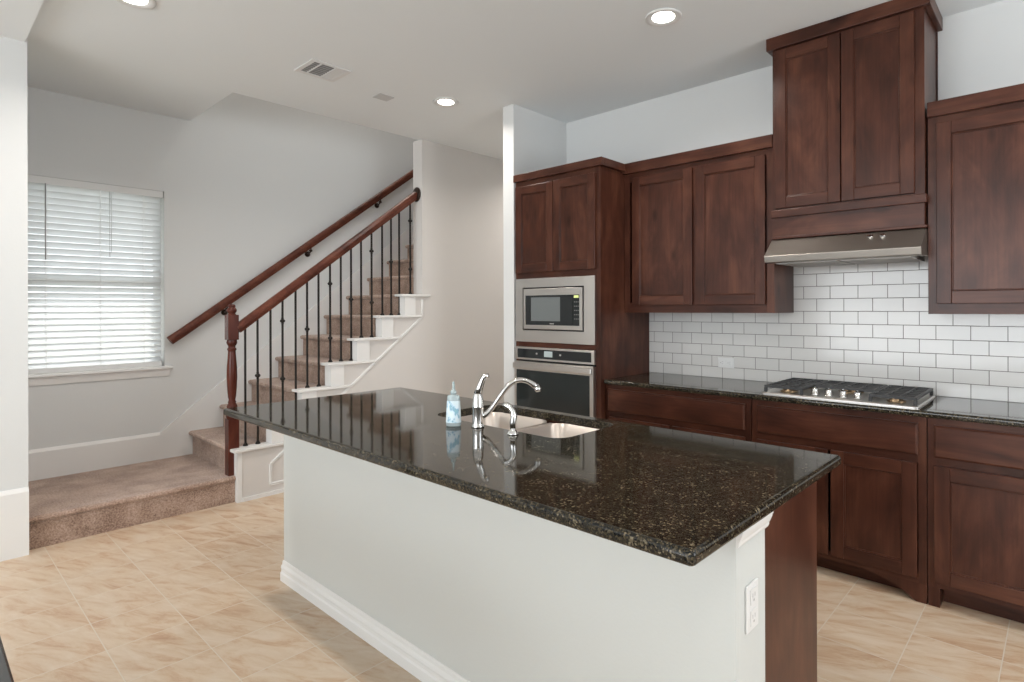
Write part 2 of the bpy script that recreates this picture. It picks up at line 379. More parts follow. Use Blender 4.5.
sill.prism([(XWIN, .86), (XWIN + .012, .86), (XWIN + .018, .89), (XWIN + .022, .915), (XWIN, .915)], 'y', wy0 - .03, wy1 + .03)
sill.build('window_sill', TRIM, win)

bx = XWIN - .045
bl = thing('window_blind', 'white horizontal-slat blind covering the window above the carpeted landing', 'window blind', (bx, (wy0 + wy1) / 2, .945))
MB().box(bx - .028, bx + .028, wy0 + .012, wy1 - .012, 2.315, 2.357).build('head_rail', WHITEP, bl)
MB().box(bx + .030, bx + .038, wy0 + .006, wy1 - .006, 2.305, 2.357).build('valance', WHITEP, bl)
nsl = 29; pitch = .0462
slat_me = None
ang = math.radians(54)
for i in range(nsl):
    zc = 2.288 - i * pitch
    if slat_me is None:
        mb = MB(); k = 6; ring0 = []; ring1 = []
        up_, dn = [], []
        for j in range(k + 1):
            t = -1 + 2 * j / k; d = t * .025; cv = .0035 * (1 - t * t)
            # room side edge high, outer edge low
            px = d * math.cos(ang) - cv * math.sin(ang); pz = d * math.sin(ang) + cv * math.cos(ang)
            nx, nz = -math.sin(ang) * .0013, math.cos(ang) * .0013
            up_.append((bx + px + nx, zc + pz + nz)); dn.append((bx + px - nx, zc + pz - nz))
        poly = up_ + dn[::-1]
        mb.loft([[(x, wy0 + .014, z) for x, z in poly], [(x, wy1 - .014, z) for x, z in poly]], smooth=False)
        o = mb.build('slat', SLAT, bl); slat_me = o
        zbase = o.location.z
    else:
        o = slat_me.copy(); C.objects.link(o); o.parent = bl; o.location.z = zbase - i * pitch
MB().box(bx - .024, bx + .024, wy0 + .014, wy1 - .014, .9405, .976).build('bottom_rail', WHITEP, bl)
for yy in (.70, 1.02, 1.30):
    MB().box(bx + .018, bx + .020, yy - .0015, yy + .0015, .955, 2.32).box(bx - .020, bx - .018, yy - .0015, yy + .0015, .955, 2.32).build('ladder_cord', WHITEP, bl)
MB().tube([(bx + .044, .695, 2.31), (bx + .046, .695, 1.76)], .004, 8).build('tilt_wand', GREYP, bl)
MB().tube([(bx + .03, 1.075, 2.31), (bx + .032, 1.075, 1.80)], .0018, 6).tube([(bx + .03, 1.085, 2.31), (bx + .032, 1.085, 1.84)], .0018, 6).build('lift_cord', GREYP, bl)

# outside the window
struct('ground_outside', MB().box(-14, -5.72, -9, 14, -.5, -.15), GRASS)
ow = MB().box(-10.2, -10.0, -3, 9, -.15, 1.5)
ow.build('garden_wall', STUCCO, label='pale wall outside, faintly seen through the blind slats', cat='wall')
struct('added_shade_eave', MB().box(-6.15, -5.62, -2, 6, 2.46, 2.56), STUCCO)  # unseen eave added to shade the upper blind slats

# ------------------------------------------------------------------ staircase
RISE, RUN, Y0 = .191, .237, 1.60
st = thing('staircase', 'carpeted staircase with a wide landing and white painted side', 'staircase', (-4.95, 2.2, 0))
MB().loft([[(x, y, z) for x, z in ((XWIN, 0), (-4.485, 0), (-4.485, .150), (-4.474, .158), (-4.468, .170), (-4.474, .184), (-4.49, .190), (XWIN, .190))] for y in (.4865, 1.621)]).box(XWIN, -4.545, 1.6211, 1.6295, 0, .19, 0).build('landing', CARP, st)
NST = 15
for k in range(NST):
    z = .385 + RISE * k; y = Y0 + RUN * k
    xr = -4.545
    prof = [(y + .03, z - RISE - .006), (y + .03, z - .040), (y + .008, z - .034), (y, z - .020), (y + .004, z - .006), (y + .022, z), (y + RUN + .029, z), (y + RUN + .029, z - RISE - .006)]
    MB().prism(prof, 'x', XWIN + .018, xr if k < 7 else -4.592).build('carpeted_step', CARP, st)
# painted stringer (wall below the steps) as one stepped shape
poly = [(1.656, 0), (1.656, .363)]
for k in range(1, 7):
    y = Y0 + RUN * k + .035
    poly += [(y, .385 + RISE * (k - 1) - .022), (y, .385 + RISE * k - .022)]
poly += [(3.25, .385 + RISE * 6 - .022), (3.25, 0)]
MB().prism(poly, 'x', -4.543, XS).build('stringer', HALLP, st, label='white painted side wall of the stairs')
for k in range(7):
    z = .385 + RISE * k; y = Y0 + RUN * k
    ye = y + RUN + .034 if k < 6 else 3.249
    cap = MB().box(-4.555, XS, y - .006, ye, z - .021, z).box(XS + .0001, XS + .022, y - .006, min(y + .44, 3.33), z - .021, z)
    cap.build('tread_cap', TRIM, st, bevel=.004)
    if k: MB().box(-4.5425, XS, y + .029, y + .0352, z - RISE + .001, z - .0215).box(XS + .0002, XS + .008, y + .029, y + .145, z - RISE + .001, z - .0215).build('riser_trim', TRIM, st)
MB().box(-4.543, XS + .004, 1.622, 1.6555, 0, .3635).build('corner_trim', TRIM, st)
# picture-frame moulding on the side of the stairs
def mold(p0, p1):
    return MB().sweep([(-.0, -.011), (.008, -.011), (.012, 0), (.008, .011), (0, .011)], p0, p1)
sx_ = XS + .0005
mo = MB()
for a, b_ in (((1.86, .085), (1.86, .235)), ((1.86, .235), (3.245, 1.325)), ((3.245, 1.325), (3.245, 1.485)), ((1.86, .085), (3.40, .085))):
    a3 = Vector((sx_, *a)); b3 = Vector((sx_, *b_)); t = (b3 - a3).normalized(); nrm = Vector((1, 0, 0)); s2 = t.cross(nrm)
    mo.loft([[p + nrm * u + s2 * v for u, v in ((0, -.011), (.007, -.011), (.010, -.003), (.004, .002), (.006, .011), (0, .011))] for p in (a3, b3)])
mo.build('panel_moulding', TRIM, st)
MB().box(XS, XS + .012, 1.655, 3.3, 0, .028).build('shoe_moulding', TRIM, st)

# ------------------------------------------------------------------ railing
rl = thing('stair_railing', 'dark wooden banister with turned newel post and black iron balusters', 'railing', (-4.53, 1.63, .19))
BX = -4.53; nw = .037
nb = MB()
NX, NY = -4.540, 1.622
def sq(z, h): return [(NX - h, NY - h, z), (NX + h, NY - h, z), (NX + h, NY + h, z), (NX - h, NY + h, z)]
nb.box(NX - nw, NX + nw, NY - nw, NY + nw, .186, .60)
nb.lathe([(nw, .60), (.040, .612), (.041, .622), (.036, .635), (.026, .645), (.024, .652), (.031, .664), (.036, .680), (.036, .692), (.030, .704), (.024, .712), (.029, .720), (.024, .728),
          (.022, .736), (.027, .76), (.032, .82), (.035, .90), (.034, .97), (.030, 1.03), (.0265, 1.075), (.025, 1.095), (.031, 1.102), (.031, 1.110), (.024, 1.118), (.024, 1.130), (.032, 1.142), (.036, 1.155), (.033, 1.170), (.033, 1.185)], NX, NY, 28)
nb.box(NX - nw, NX + nw, NY - nw, NY + nw, 1.175, 1.358)
nb.lathe([(.033, 1.358), (.026, 1.363), (.023, 1.369), (.030, 1.377), (.034, 1.387), (.033, 1.398), (.026, 1.407), (.021, 1.412), (.025, 1.418), (.026, 1.426), (.016, 1.435), (.002, 1.438)], NX, NY, 28)
nb.build('newel_post', NEWW, rl, bevel=.003)
def railz(y): return 1.27 + .767 * (y - 1.68)
RP = [(-.018, -.034), (.018, -.034), (.022, -.018), (.030, -.008), (.031, .010), (.024, .026), (.012, .034), (-.012, .034), (-.024, .026), (-.031, .010), (-.030, -.008), (-.022, -.018)]
MB().sweep(RP, (BX, NY + nw - .004, railz(NY + nw)), (BX, 3.238, railz(3.238))).build('handrail', RAILW, rl)
ros = MB(); yc, zc = 3.244, railz(3.244)
ros.loft([[(BX + r * math.cos(2 * PI * j / 24), y, zc + r * 1.15 * math.sin(2 * PI * j / 24)) for j in range(24)] for r, y in ((.060, 3.2495), (.060, 3.240), (.052, 3.234), (.044, 3.230), (.0, 3.229))], smooth=True)
ros.build('rosette', BRONZE, rl)
YS = [1.711, 1.800, 1.896, 1.988, 2.091, 2.185, 2.281, 2.381, 2.477, 2.571, 2.666, 2.768, 2.874, 2.966, 3.052, 3.172]
KS = [0, 0, 1, 1, 1, 2, 2, 3, 3, 3, 4, 4, 5, 5, 5, 6]
def knuckle(mb, y, z):
    mb.lathe([(.006, -.028), (.010, -.024), (.010, -.018), (.008, -.015), (.017, -.008), (.0205, 0), (.017, .008), (.008, .015), (.010, .018), (.010, .024), (.006, .028)], BX, y, 12, z0=z)
for i, (y, k) in enumerate(zip(YS, KS)):
    z0 = .385 + RISE * k; z1 = railz(y) - .03
    mb = MB()
    mb.box(BX - .0062, BX + .0062, y - .0062, y + .0062, z0, z1)
    if i % 4 == 1: knuckle(mb, y, (z0 + z1) / 2 + .04)
    if i % 4 == 3: knuckle(mb, y, railz(y) - .20); knuckle(mb, y, railz(y) - .65)
    bo = mb.build('baluster', IRON, rl)
    MB().lathe([(.018, 0), (.018, .006), (.010, .020), (.008, .022)], BX, y, 12, z0=z0).build('baluster_shoe', IRON, bo)

# wall handrail on the window wall
wr = thing('wall_handrail', 'dark wooden handrail mounted on the wall behind the stairs', 'handrail', (-5.37, 1.47, 1.15))
def wz(y): return 1.150 + .747 * (y - 1.46)
wp = [(-5.37, y, wz(y)) for y in (1.53, 2.5, 3.5, 5.2)]
RP2 = [(a * .85, b_ * 1.0) for a, b_ in RP]
MB().sweep(RP2, (-5.37, 1.535, wz(1.535)), (-5.37, 5.2, wz(5.2))).sweep(RP2, (-5.37, 1.45, 1.146), (-5.37, 1.54, wz(1.54))).build('rail', RAILW, wr)
for y in (1.885, 2.63, 3.39, 4.2):
    z = wz(y) - .036
    mb = MB().tube([(-5.37, y, z + .006), (-5.37, y, z - .02), (-5.385, y, z - .045), (XWIN + .004, y, z - .06)], [.006, .006, .007, .007], 8)
    mb.loft([[(XWIN + d, y + r * math.cos(2 * PI * j / 16), z - .06 + r * math.sin(2 * PI * j / 16)) for j in range(16)] for r, d in ((.027, .001), (.027, .008), (.012, .016), (.0, .018))], smooth=True)
    mb.lathe([(.010, -.012), (.016, -.006), (.016, .004), (.010, .010)], -5.375, y, 12, z0=z - .03)
    mb.build('bracket', BRONZE, wr)

# ------------------------------------------------------------------ cabinet helpers
def shaker(name, x0, x1, z0, z1, yf, parent, fw=.062, t=.019):
    """door with front face at yf; panel is a sub-part"""
    yb = yf + t
    mb = MB()
    mb.box(x0, x0 + fw, yf, yb, z0, z1, 0).box(x1 - fw, x1, yf, yb, z0, z1, 0)
    mb.box(x0 + fw, x1 - fw, yf + .0002, yb, z0, z0 + fw, 1).box(x0 + fw, x1 - fw, yf + .0002, yb, z1 - fw, z1, 1)
    # small inner bead
    for (a0, a1, c0, c1) in ((x0 + fw, x0 + fw + .007, z0 + fw, z1 - fw), (x1 - fw - .007, x1 - fw, z0 + fw, z1 - fw), (x0 + fw, x1 - fw, z0 + fw, z0 + fw + .007), (x0 + fw, x1 - fw, z1 - fw - .007, z1 - fw)):
        mb.box(a0, a1, yf + .005, yb, c0, c1, 0)
    d = mb.build(name, [WV, WH], parent, bevel=.0025)
    MB().box(x0 + fw, x1 - fw, yf + .0105, yb - .003, z0 + fw, z1 - fw).build('door_panel', WV, d)
    return d
def slab(name, x0, x1, z0, z1, yf, parent, t=.019):
    e = .009
    mb = MB().loft([[(x0, yf + t, z0), (x1, yf + t, z0), (x1, yf + t, z1), (x0, yf + t, z1)],
                    [(x0, yf + .007, z0), (x1, yf + .007, z0), (x1, yf + .007, z1), (x0, yf + .007, z1)],
                    [(x0 + e, yf, z0 + e), (x1 - e, yf, z0 + e), (x1 - e, yf, z1 - e), (x0 + e, yf, z1 - e)]])
    return mb.build(name, WH, parent)
def crown(name, x0, x1, yf, yb, z0, z1, parent, ret_l=True, ret_r=True, out=.03):
    """flat crown board around the front and the ends, with a small lower lip and a top bead"""
    mb = MB()
    mb.box(x0 - (out if ret_l else 0), x1 + (out if ret_r else 0), yf - out, yf + .0, z0, z1, 0)
    if ret_l: mb.box(x0 - out, x0, yf, yb, z0, z1, 0)
    if ret_r: mb.box(x1, x1 + out, yf, yb, z0, z1, 0)
    mb.box(x0, x1, yf, yb, z1 - .02, z1 - .004, 0)
    return mb.build(name, WH, parent, bevel=.003)

# ------------------------------------------------------------------ oven tower
TX0, TX1, TY = -3.162, -2.353, 3.187
tw = thing('tall_oven_cabinet', 'tall dark wood cabinet housing the microwave and wall oven', 'cabinet', (-2.76, 3.5, 0))
mb = MB()
mb.box(TX0, TX0 + .019, TY + .02, YW - .004, .1, 2.40, 0).box(TX1 - .019, TX1, TY + .02, YW - .004, .0, 2.40, 0)
mb.box(TX0 + .019, TX1 - .019, YW - .016, YW - .004, .1, 2.40, 0).box(TX0 + .019, TX1 - .019, TY + .02, YW - .016, 2.38, 2.40, 1)
mb.box(TX0 + .019, TX1 - .019, TY + .02, YW - .016, 1.622, 1.640, 1).box(TX0 + .019, TX1 - .019, TY + .02, YW - .016, .36, .385, 1)
mb.box(TX0 + .019, TX1 - .019, TY + .02, YW - .016, 1.115, 1.135, 1)
mb.box(TX0 + .019, TX1 - .019, TY + .08, TY + .10, 0, .1, 1)
mb.build('carcass', [WV, WH], tw)
mb = MB()
mb.box(TX0, TX0 + .030, TY, TY + .02, .1, 2.38, 0).box(TX1 - .042, TX1, TY, TY + .02, 0, 2.38, 0)
for z0, z1 in ((2.30, 2.38), (1.620, 1.680), (1.109, 1.147), (.35, .395), (.1, .15)): mb.box(TX0 + .030, TX1 - .042, TY + .0003, TY + .02, z0, z1, 1)
mb.build('face_frame', [WV, WH], tw)
shaker('door', -3.150, -2.772, 1.668, 2.325, TY - .019, tw)
shaker('door', -2.766, -2.390, 1.668, 2.325, TY - .019, tw)
slab('drawer', -3.14, -2.38, .13, .35, TY - .019, tw)
crown('crown', TX0, TX1, TY, YU - .0285, 2.365, 2.42, tw, False, True)

# microwave with trim kit
mw = thing('built_in_microwave', 'stainless microwave with wide trim frame, built in above the oven', 'microwave', (-2.776, 3.3, 1.147))
x0, x1, z0, z1 = -3.152, -2.394, 1.147, 1.622
yF = TY - .016
def frame(mb, X0, X1, Z0, Z1, a0, a1, c0, c1, y0, y1, m=0):
    def q(A0, A1, B0, B1, y): return [(A0, y, B0), (A1, y, B0), (A1, y, B1), (A0, y, B1)]
    e = .002
    return mb.loft([q(a0, a1, c0, c1, y1), q(a0, a1, c0, c1, y0), q(X0 + e, X1 - e, Z0 + e, Z1 - e, y0), q(X0, X1, Z0, Z1, y0 + e), q(X0, X1, Z0, Z1, y1)], m, closed=True)
frame(MB(), x0, x1, z0, z1, -3.076, -2.486, 1.234, 1.556, yF, TY - .001).build('trim_frame', STEEL, mw)
MB().box(-3.076, -2.486, TY + .004, TY + .42, 1.234, 1.556).build('recess', DARKG, mw)
fx0, fx1, fz0, fz1 = -3.064, -2.497, 1.245, 1.545
frame(MB(), fx0, fx1, fz0, fz1, fx0 + .022, fx1 - .024, fz0 + .030, fz1 - .050, yF - .006, TY + .003).build('door_frame', STEEL, mw)
MB().box(fx0 + .022, -2.583, yF - .003, TY + .003, fz0 + .030, fz1 - .050).build('door_glass', BLACKG, mw)
MB().box(-2.985, -2.70, yF - .0038, yF - .003, 1.305, 1.480).build('window', MWGL, mw)
cp = MB().box(-2.580, fx1 - .024, yF - .003, TY + .003, fz0 + .030, fz1 - .050).build('control_panel', BLACKG, mw)
MB().box(-2.572, -2.530, yF - .0042, yF - .003, 1.472, 1.490).build('display', LCDY, cp)
KEYM = simple('dim_key_print', (.13, .13, .13), .4)
for r_ in range(5):
    for c_ in range(3): MB().box(-2.570 + c_ * .016, -2.560 + c_ * .016, yF - .0036, yF - .003, 1.44 - r_ * .03, 1.447 - r_ * .03).build('button', KEYM, cp)
MB().box(-2.80, -2.76, yF - .0036, yF - .003, 1.283, 1.289).build('emblem', GREYP, mw)

# wall oven
ov = thing('wall_oven', 'stainless wall oven with dark glass door below the microwave', 'oven', (-2.776, 3.3, .395))
yO = TY - .022
mbx = MB(); frame(mbx, x0, x1, 1.012, 1.108, x0 + .024, x1 - .024, 1.026, 1.094, yO, TY - .001)
cpn = mbx.build('control_panel_frame', STEEL, ov)
MB().box(x0 + .024, x1 - .024, yO + .003, TY - .001, 1.026, 1.094).build('control_glass', BLACKG, cpn)
MB().box(-2.855, -2.775, yO + .002, yO + .003, 1.042, 1.084).build('clock_display', LCD, cpn)
for xx in (-2.93, -2.70): MB().box(xx - .008, xx + .008, yO + .0022, yO + .003, 1.056, 1.068).build('touch_key', GREYP, cpn)
mbx = MB(); frame(mbx, x0, x1, .397, .998, x0 + .024, x1 - .030, .44, .936, yO - .012, TY - .001)
od = mbx.build('door', STEEL, ov)
MB().box(x0 + .024, x1 - .030, yO - .008, TY - .001, .44, .936).build('door_glass', OVGL, od)
MB().box(x0 + .004, x1 - .004, yO - .036, yO - .0125, .945, .990).build('handle', STEEL, od, bevel=.006)
MB().box(x0 + .01, x1 - .01, TY + .002, TY + .55, .40, 1.105).build('oven_body', DARKG, ov)

# ------------------------------------------------------------------ upper cabinets
def upper(nm, label, x0, x1, doors, yf, ztop, zbot, crz0, retl, retr, crx0=None):
    t = thing(nm, label, 'cabinet', ((x0 + x1) / 2, (yf + YW) / 2, zbot))
    mb = MB()
    mb.box(x0, x0 + .016, yf + .02, YW - .004, zbot, ztop, 0).box(x1 - .016, x1, yf + .02, YW - .004, zbot, ztop, 0)
    mb.box(x0 + .016, x1 - .016, YW - .014, YW - .004, zbot + .02, ztop, 0).box(x0 + .016, x1 - .016, yf + .02, YW - .014, zbot + .022, zbot + .038, 1).box(x0 + .016, x1 - .016, yf + .02, YW - .014, ztop - .02, ztop - .004, 1)
    mb.build('carcass', [WV, WH], t)
    ff = MB().box(x0, x0 + .045, yf, yf + .02, zbot, ztop, 0).box(x1 - .045, x1, yf, yf + .02, zbot, ztop, 0)
    ff.box(x0 + .045, x1 - .045, yf + .0003, yf + .02, zbot, zbot + .07, 1).box(x0 + .045, x1 - .045, yf + .0003, yf + .02, ztop - .07, ztop, 1)
    if len(doors) > 1:
        for (a, b_) in zip(doors[:-1], doors[1:]): ff.box(a[1] - .01, b_[0] + .01, yf + .0003, yf + .02, zbot + .07, ztop - .07, 0)
    ff.build('face_frame', [WV, WH], t)
    for (a, b_) in doors: shaker('door', a, b_, zbot + .052, ztop - .045, yf - .019, t)
    crown('crown', x0, x1, yf, YW - .004, crz0, crz0 + .075, t, retl, retr, .028)
    return t
upper('upper_cabinet', 'two-door dark wood wall cabinet between oven cabinet and range hood', -2.351, -1.290, [(-2.278, -1.815), (-1.790, -1.338)], YU, 2.360, 1.367, 2.348, False, False)
upper('upper_cabinet', 'dark wood wall cabinet at right of the range hood', -.522, .50, [(-.485, -.020), (-.008, .455)], YU, 2.360, 1.365, 2.348, False, True)
# hood cabinet
HYF = 3.437
hx0, hx1 = -1.284, -.530
hc = thing('hood_cabinet', 'tall two-door dark wood cabinet above the range hood, reaching the ceiling', 'cabinet', ((hx0 + hx1) / 2, 3.62, 1.80))
mb = MB().box(hx0, hx0 + .018, HYF + .02, YW - .004, 1.80, 2.955, 0).box(hx1 - .018, hx1, HYF + .02, YW - .004, 1.80, 2.955, 0)
mb.box(hx0 + .018, hx1 - .018, HYF + .02, YW - .004, 2.93, 2.955, 1).box(hx0 + .018, hx1 - .018, HYF + .02, YW - .004, 1.80, 1.82, 1).box(hx0 + .018, hx1 - .018, YW - .016, YW - .004, 1.82, 2.93, 0)
mb.build('carcass', [WV, WH], hc)
mb = MB().box(hx0, hx0 + .028, HYF, HYF + .02, 1.80, 2.955, 0).box(hx1 - .045, hx1, HYF, HYF + .02, 1.80, 2.955, 0)
mb.box(hx0 + .028, hx1 - .045, HYF + .0003, HYF + .02, 1.93, 2.0, 1).box(hx0 + .028, hx1 - .045, HYF + .0003, HYF + .02, 2.87, 2.955, 1)
mb.build('face_frame', [WV, WH], hc)
shaker('door', hx0 + .018, -.9155, 1.975, 2.893, HYF - .019, hc)
shaker('door', -.910, hx1 - .042, 1.975, 2.893, HYF - .019, hc)
MB().box(hx0 - .001, hx1 + .012, HYF - .028, HYF - .0003, 1.921, 1.965).box(hx0 - .001, hx1 + .012, HYF - .018, HYF - .0003, 1.797, 1.812).build('moulding', WH, hc, bevel=.003)
MB().box(hx0, hx1, HYF - .012, HYF - .0003, 1.812, 1.921).build('frieze_board', WH, hc)
crown('crown', hx0, hx1, HYF, YW - .004, 2.903, 2.974, hc, True, True, .028)
MB().box(hx1 + .001, hx1 + .006, YW - .012, YW - .004, 2.43, 2.90).build('scribe_strip', WV, hc)

# range hood
rh = thing('range_hood', 'slim stainless under-cabinet range hood above the cooktop', 'range hood', (-.905, 3.55, 1.66))
Xa, Xb = -1.287, -.525
prof = [(YW - .011, 1.796), (3.425, 1.793), (3.305, 1.692), (3.314, 1.656), (3.34, 1.652), (YW - .011, 1.680)]
MB().prism(prof, 'x', Xa, Xb).build('hood_body', HOODM, rh, bevel=.002)
MB().box(Xa + .05, (Xa + Xb) / 2 - .01, 3.36, 3.72, 1.648, 1.668).box((Xa + Xb) / 2 + .01, Xb - .05, 3.36, 3.72, 1.648, 1.668).build('grease_filter', GREYP, rh)
for xx in (-.765, -.708):
    n_ = Vector((0, -.644, .765)); c_ = Vector((xx, 3.393, 1.7665)) ; tx = Vector((1, 0, 0)); ty = n_.cross(tx)
    MB().loft([[c_ + n_ * d + (tx * math.cos(2 * PI * j / 16) + ty * math.sin(2 * PI * j / 16)) * r_ for j in range(16)] for d, r_ in ((-.003, .014), (.006, .014), (.009, .010), (.009, .0))], smooth=False).build('push_button', CHROME, rh)

# ------------------------------------------------------------------ base cabinets, countertop
def base(label, x0, x1, units, footl, footr, drawers=None):
    t = thing('base_cabinet', label, 'cabinet', ((x0 + x1) / 2, 3.52, 0))
    mb = MB().box(x0, x0 + .018, YF + .02, YW - .004, .09, .88, 0).box(x1 - .018, x1, YF + .02, YW - .004, .09, .88, 0)
    mb.box(x0 + .018, x1 - .018, YF + .02, YW - .004, .09, .108, 1).box(x0 + .018, x1 - .018, YW - .02, YW - .004, .108, .88, 0).box(x0 + .018, x1 - .018, YF + .02, YF + .06, .865, .88, 1)
    mb.build('carcass', [WV, WH], t)
    MB().box(x0 + (.0 if not footl else .05), x1 - (.0 if not footr else .05), 3.325, 3.34, 0, .09).build('toe_kick', WH, t)
    ff = MB().box(x0 + .002, x0 + .036, YF, YF + .02, .09, .88, 0).box(x1 - .036, x1 - .002, YF, YF + .02, .09, .88, 0)
    ff.box(x0 + .036, x1 - .036, YF + .0003, YF + .02, .845, .88, 1).box(x0 + .036, x1 - .036, YF + .0003, YF + .02, .655, .71, 1).box(x0 + .036, x1 - .036, YF + .0003, YF + .02, .09, .135, 1)
    ff.build('face_frame', [WV, WH], t)
    for a, b_ in (drawers or units): slab('drawer', a, b_, .700, .850, YF - .019, t)
    for a, b_ in units: shaker('door', a, b_, .118, .662, YF - .019, t)
    # shaped feet brackets
    for on, xa, s_ in ((footl, x0 + .002, 1), (footr, x1 - .002, -1)):
        if on:
            pl = [(xa, 0), (xa + s_ * .045, 0), (xa + s_ * .060, .010), (xa + s_ * .095, .034), (xa + s_ * .15, .062), (xa + s_ * .21, .078), (xa + s_ * .25, .0899), (xa, .0899)]
            if on == 'block': pl = [(xa, 0), (xa + s_ * .045, 0), (xa + s_ * .045, .0899), (xa, .0899)]
            MB().prism(pl, 'y', YF + .001, YF + .02).box(xa, xa + s_ * .045, YF + .02, 3.325, 0, .0899).build('foot', WV, t)
    return t
base('dark wood base cabinet beside the oven cabinet, left of the cooktop', -2.351, -1.3325, [(-2.315, -1.85), (-1.835, -1.368)], False, True, [(-2.325, -1.368)])
base('dark wood base cabinet directly under the cooktop', -1.3315, -.4925, [(-1.300, -.925), (-.912, -.532)], True, True, [(-1.300, -.528)])
base('dark wood base cabinet at the right of the cooktop', -.4915, .45, [(-.465, -.02), (-.005, .425)], 'block', True)
base('dark wood base cabinet at the far right end of the run', .451, 1.70, [(.48, 1.07), (1.085, 1.67)], True, True)

def slab_top(x0, x1, y0, y1, z1, t=.032, r=.012, hole=None, cr=.002):
    rings = []
    n = 7
    if hole:
        hx0, hx1, hy0, hy1, hr = hole
        rings.append(rrect(hx0, hx1, hy0, hy1, hr, z1 - t, n)); rings.append(rrect(hx0, hx1, hy0, hy1, hr, z1 - .003, n)); rings.append(rrect(hx0 - .003, hx1 + .003, hy0 - .003, hy1 + .003, hr + .003, z1, n))
    for k in range(6):
        a = PI / 2 * k / 5; e = r * (1 - math.sin(a)); rings.append(rrect(x0 + e, x1 - e, y0 + e, y1 - e, cr + .012 - e if cr + .012 - e > .001 else .001, z1 - r * (1 - math.cos(a)), n))
    for k in range(5):
        a = PI / 2 * k / 4; e = r * .7 * (1 - math.cos(a)); rings.append(rrect(x0 + e, x1 - e, y0 + e, y1 - e, cr + .012 - e, z1 - t + r * .7 * (1 - math.sin(a)), n))
    mb = MB()
    if hole: mb.loft(rings, closed=True)
    else: mb.loft(rings)
    return mb
kt = slab_top(-2.350, 1.72, 3.205, YW - .002, .914, .030)
kt.build('kitchen_countertop', GRAN, label='dark speckled granite worktop along the tiled wall', cat='countertop')
bs = MB().box(-2.350, -1.2905, YW - .0018, YW - .010, .9145, 1.3665).box(-1.2905, -.5215, YW - .0018, YW - .010, .9145, 1.795).box(-.5215, 1.72, YW - .0018, YW - .010, .9145, 1.3645)
bs.build('tile_backsplash', TILE, origin=(0, 0, 0), label='white subway tile backsplash with dark grout above the worktop', cat='backsplash')

def outlet(nm, label, c, nrm, horiz, group=None, w=.07, h=.115):
    """c centre on the surface; nrm outward normal"""
    t = thing(nm, label, 'outlet', c)
    n_ = Vector(nrm); up = Vector((0, 0, 1)); rt = up.cross(n_)
    if horiz: up, rt = rt, up
    c = Vector(c)
    def bx3(u0, u1, v0, v1, d0, d1, name, mat, par, bev=0):
        vs = [c + rt * u + up * v + n_ * d for d in (d0, d1) for (u, v) in ((u0, v0), (u1, v0), (u1, v1), (u0, v1))]
        return MB().add(vs, [(0, 3, 2, 1), (4, 5, 6, 7), (0, 1, 5, 4), (1, 2, 6, 5), (2, 3, 7, 6), (3, 0, 4, 7)]).build(name, mat, par, bevel=bev)
    bx3(-w / 2, w / 2, -h / 2, h / 2, .0005, .006, 'cover_plate', WHITEP, t, .002)
    for s_ in (-1, 1):
        so = bx3(-.017, .017, s_ * .026 - .019, s_ * .026 + .019, .006, .0085, 'socket', WHITEP, t, .002)
        for q in (-.007, .006): bx3(q - .0012, q + .0012, s_ * .026 - .002, s_ * .026 + .008, .0086, .0089, 'slot', GREYP, so)
        bx3(-.003, .003, s_ * .026 - .012, s_ * .026 - .007, .0086, .0089, 'slot', GREYP, so)
    return t
outlet('wall_outlet', 'horizontal white outlet on the subway tile backsplash', (-1.74, YW - .0102, 1.022), (0, -1, 0), True)

# ------------------------------------------------------------------ cooktop
ck = thing('gas_cooktop', 'stainless gas cooktop with black grates set in the worktop', 'cooktop', (-.905, 3.50, .914))
cx0, cx1, cy0, cy1 = -1.290, -.530, 3.255, 3.755
MB().loft([rrect(cx0, cx1, cy0, cy1, .02, .9145), rrect(cx0, cx1, cy0, cy1, .02, .920), rrect(cx0 + .006, cx1 - .006, cy0 + .006, cy1 - .006, .016, .9245), rrect(cx0 + .03, cx1 - .03, cy0 + .03, cy1 - .03, .01, .921)]).build('burner_plate', STEEL, ck)
def grate(x0, x1, y0, y1, nx, ny):
    mb = MB(); zt = .962; w = .007; h = .014
    for yy in (y0, y1): mb.box(x0 - w, x1 + w, yy - w, yy + w, zt - h, zt)
    for xx in (x0, x1): mb.box(xx - w, xx + w, y0, y1, zt - h, zt)
    for i in range(1, nx): xx = x0 + (x1 - x0) * i / nx; mb.box(xx - w * .8, xx + w * .8, y0, y1, zt - h, zt)
    for i in range(1, ny): yy = y0 + (y1 - y0) * i / ny; mb.box(x0, x1, yy - w * .8, yy + w * .8, zt - h, zt)
    for xx in (x0, x1):
        for yy in (y0, y1): mb.box(xx - .008, xx + .008, yy - .008, yy + .008, .9235, zt - h)
    return mb.build('grate', CAST, ck, bevel=.002)
grate(-1.272, -1.078, 3.290, 3.735, 3, 6); grate(-1.056, -.764, 3.465, 3.735, 4, 4); grate(-.742, -.548, 3.290, 3.735, 3, 6)
for bx_, by_, br_ in ((-1.175, 3.38, .034), (-1.175, 3.62, .040), (-.91, 3.60, .052), (-.645, 3.38, .030), (-.645, 3.62, .040)):
    bo = MB().lathe([(br_ + .012, .921), (br_ + .012, .928), (br_, .932), (br_, .938)], bx_, by_, 20).build('burner_ring', BRASS, ck)
    MB().lathe([(br_ - .002, .938), (br_, .941), (br_ - .002, .946), (.002, .947)], bx_, by_, 20).build('burner_cap', CAST, bo)
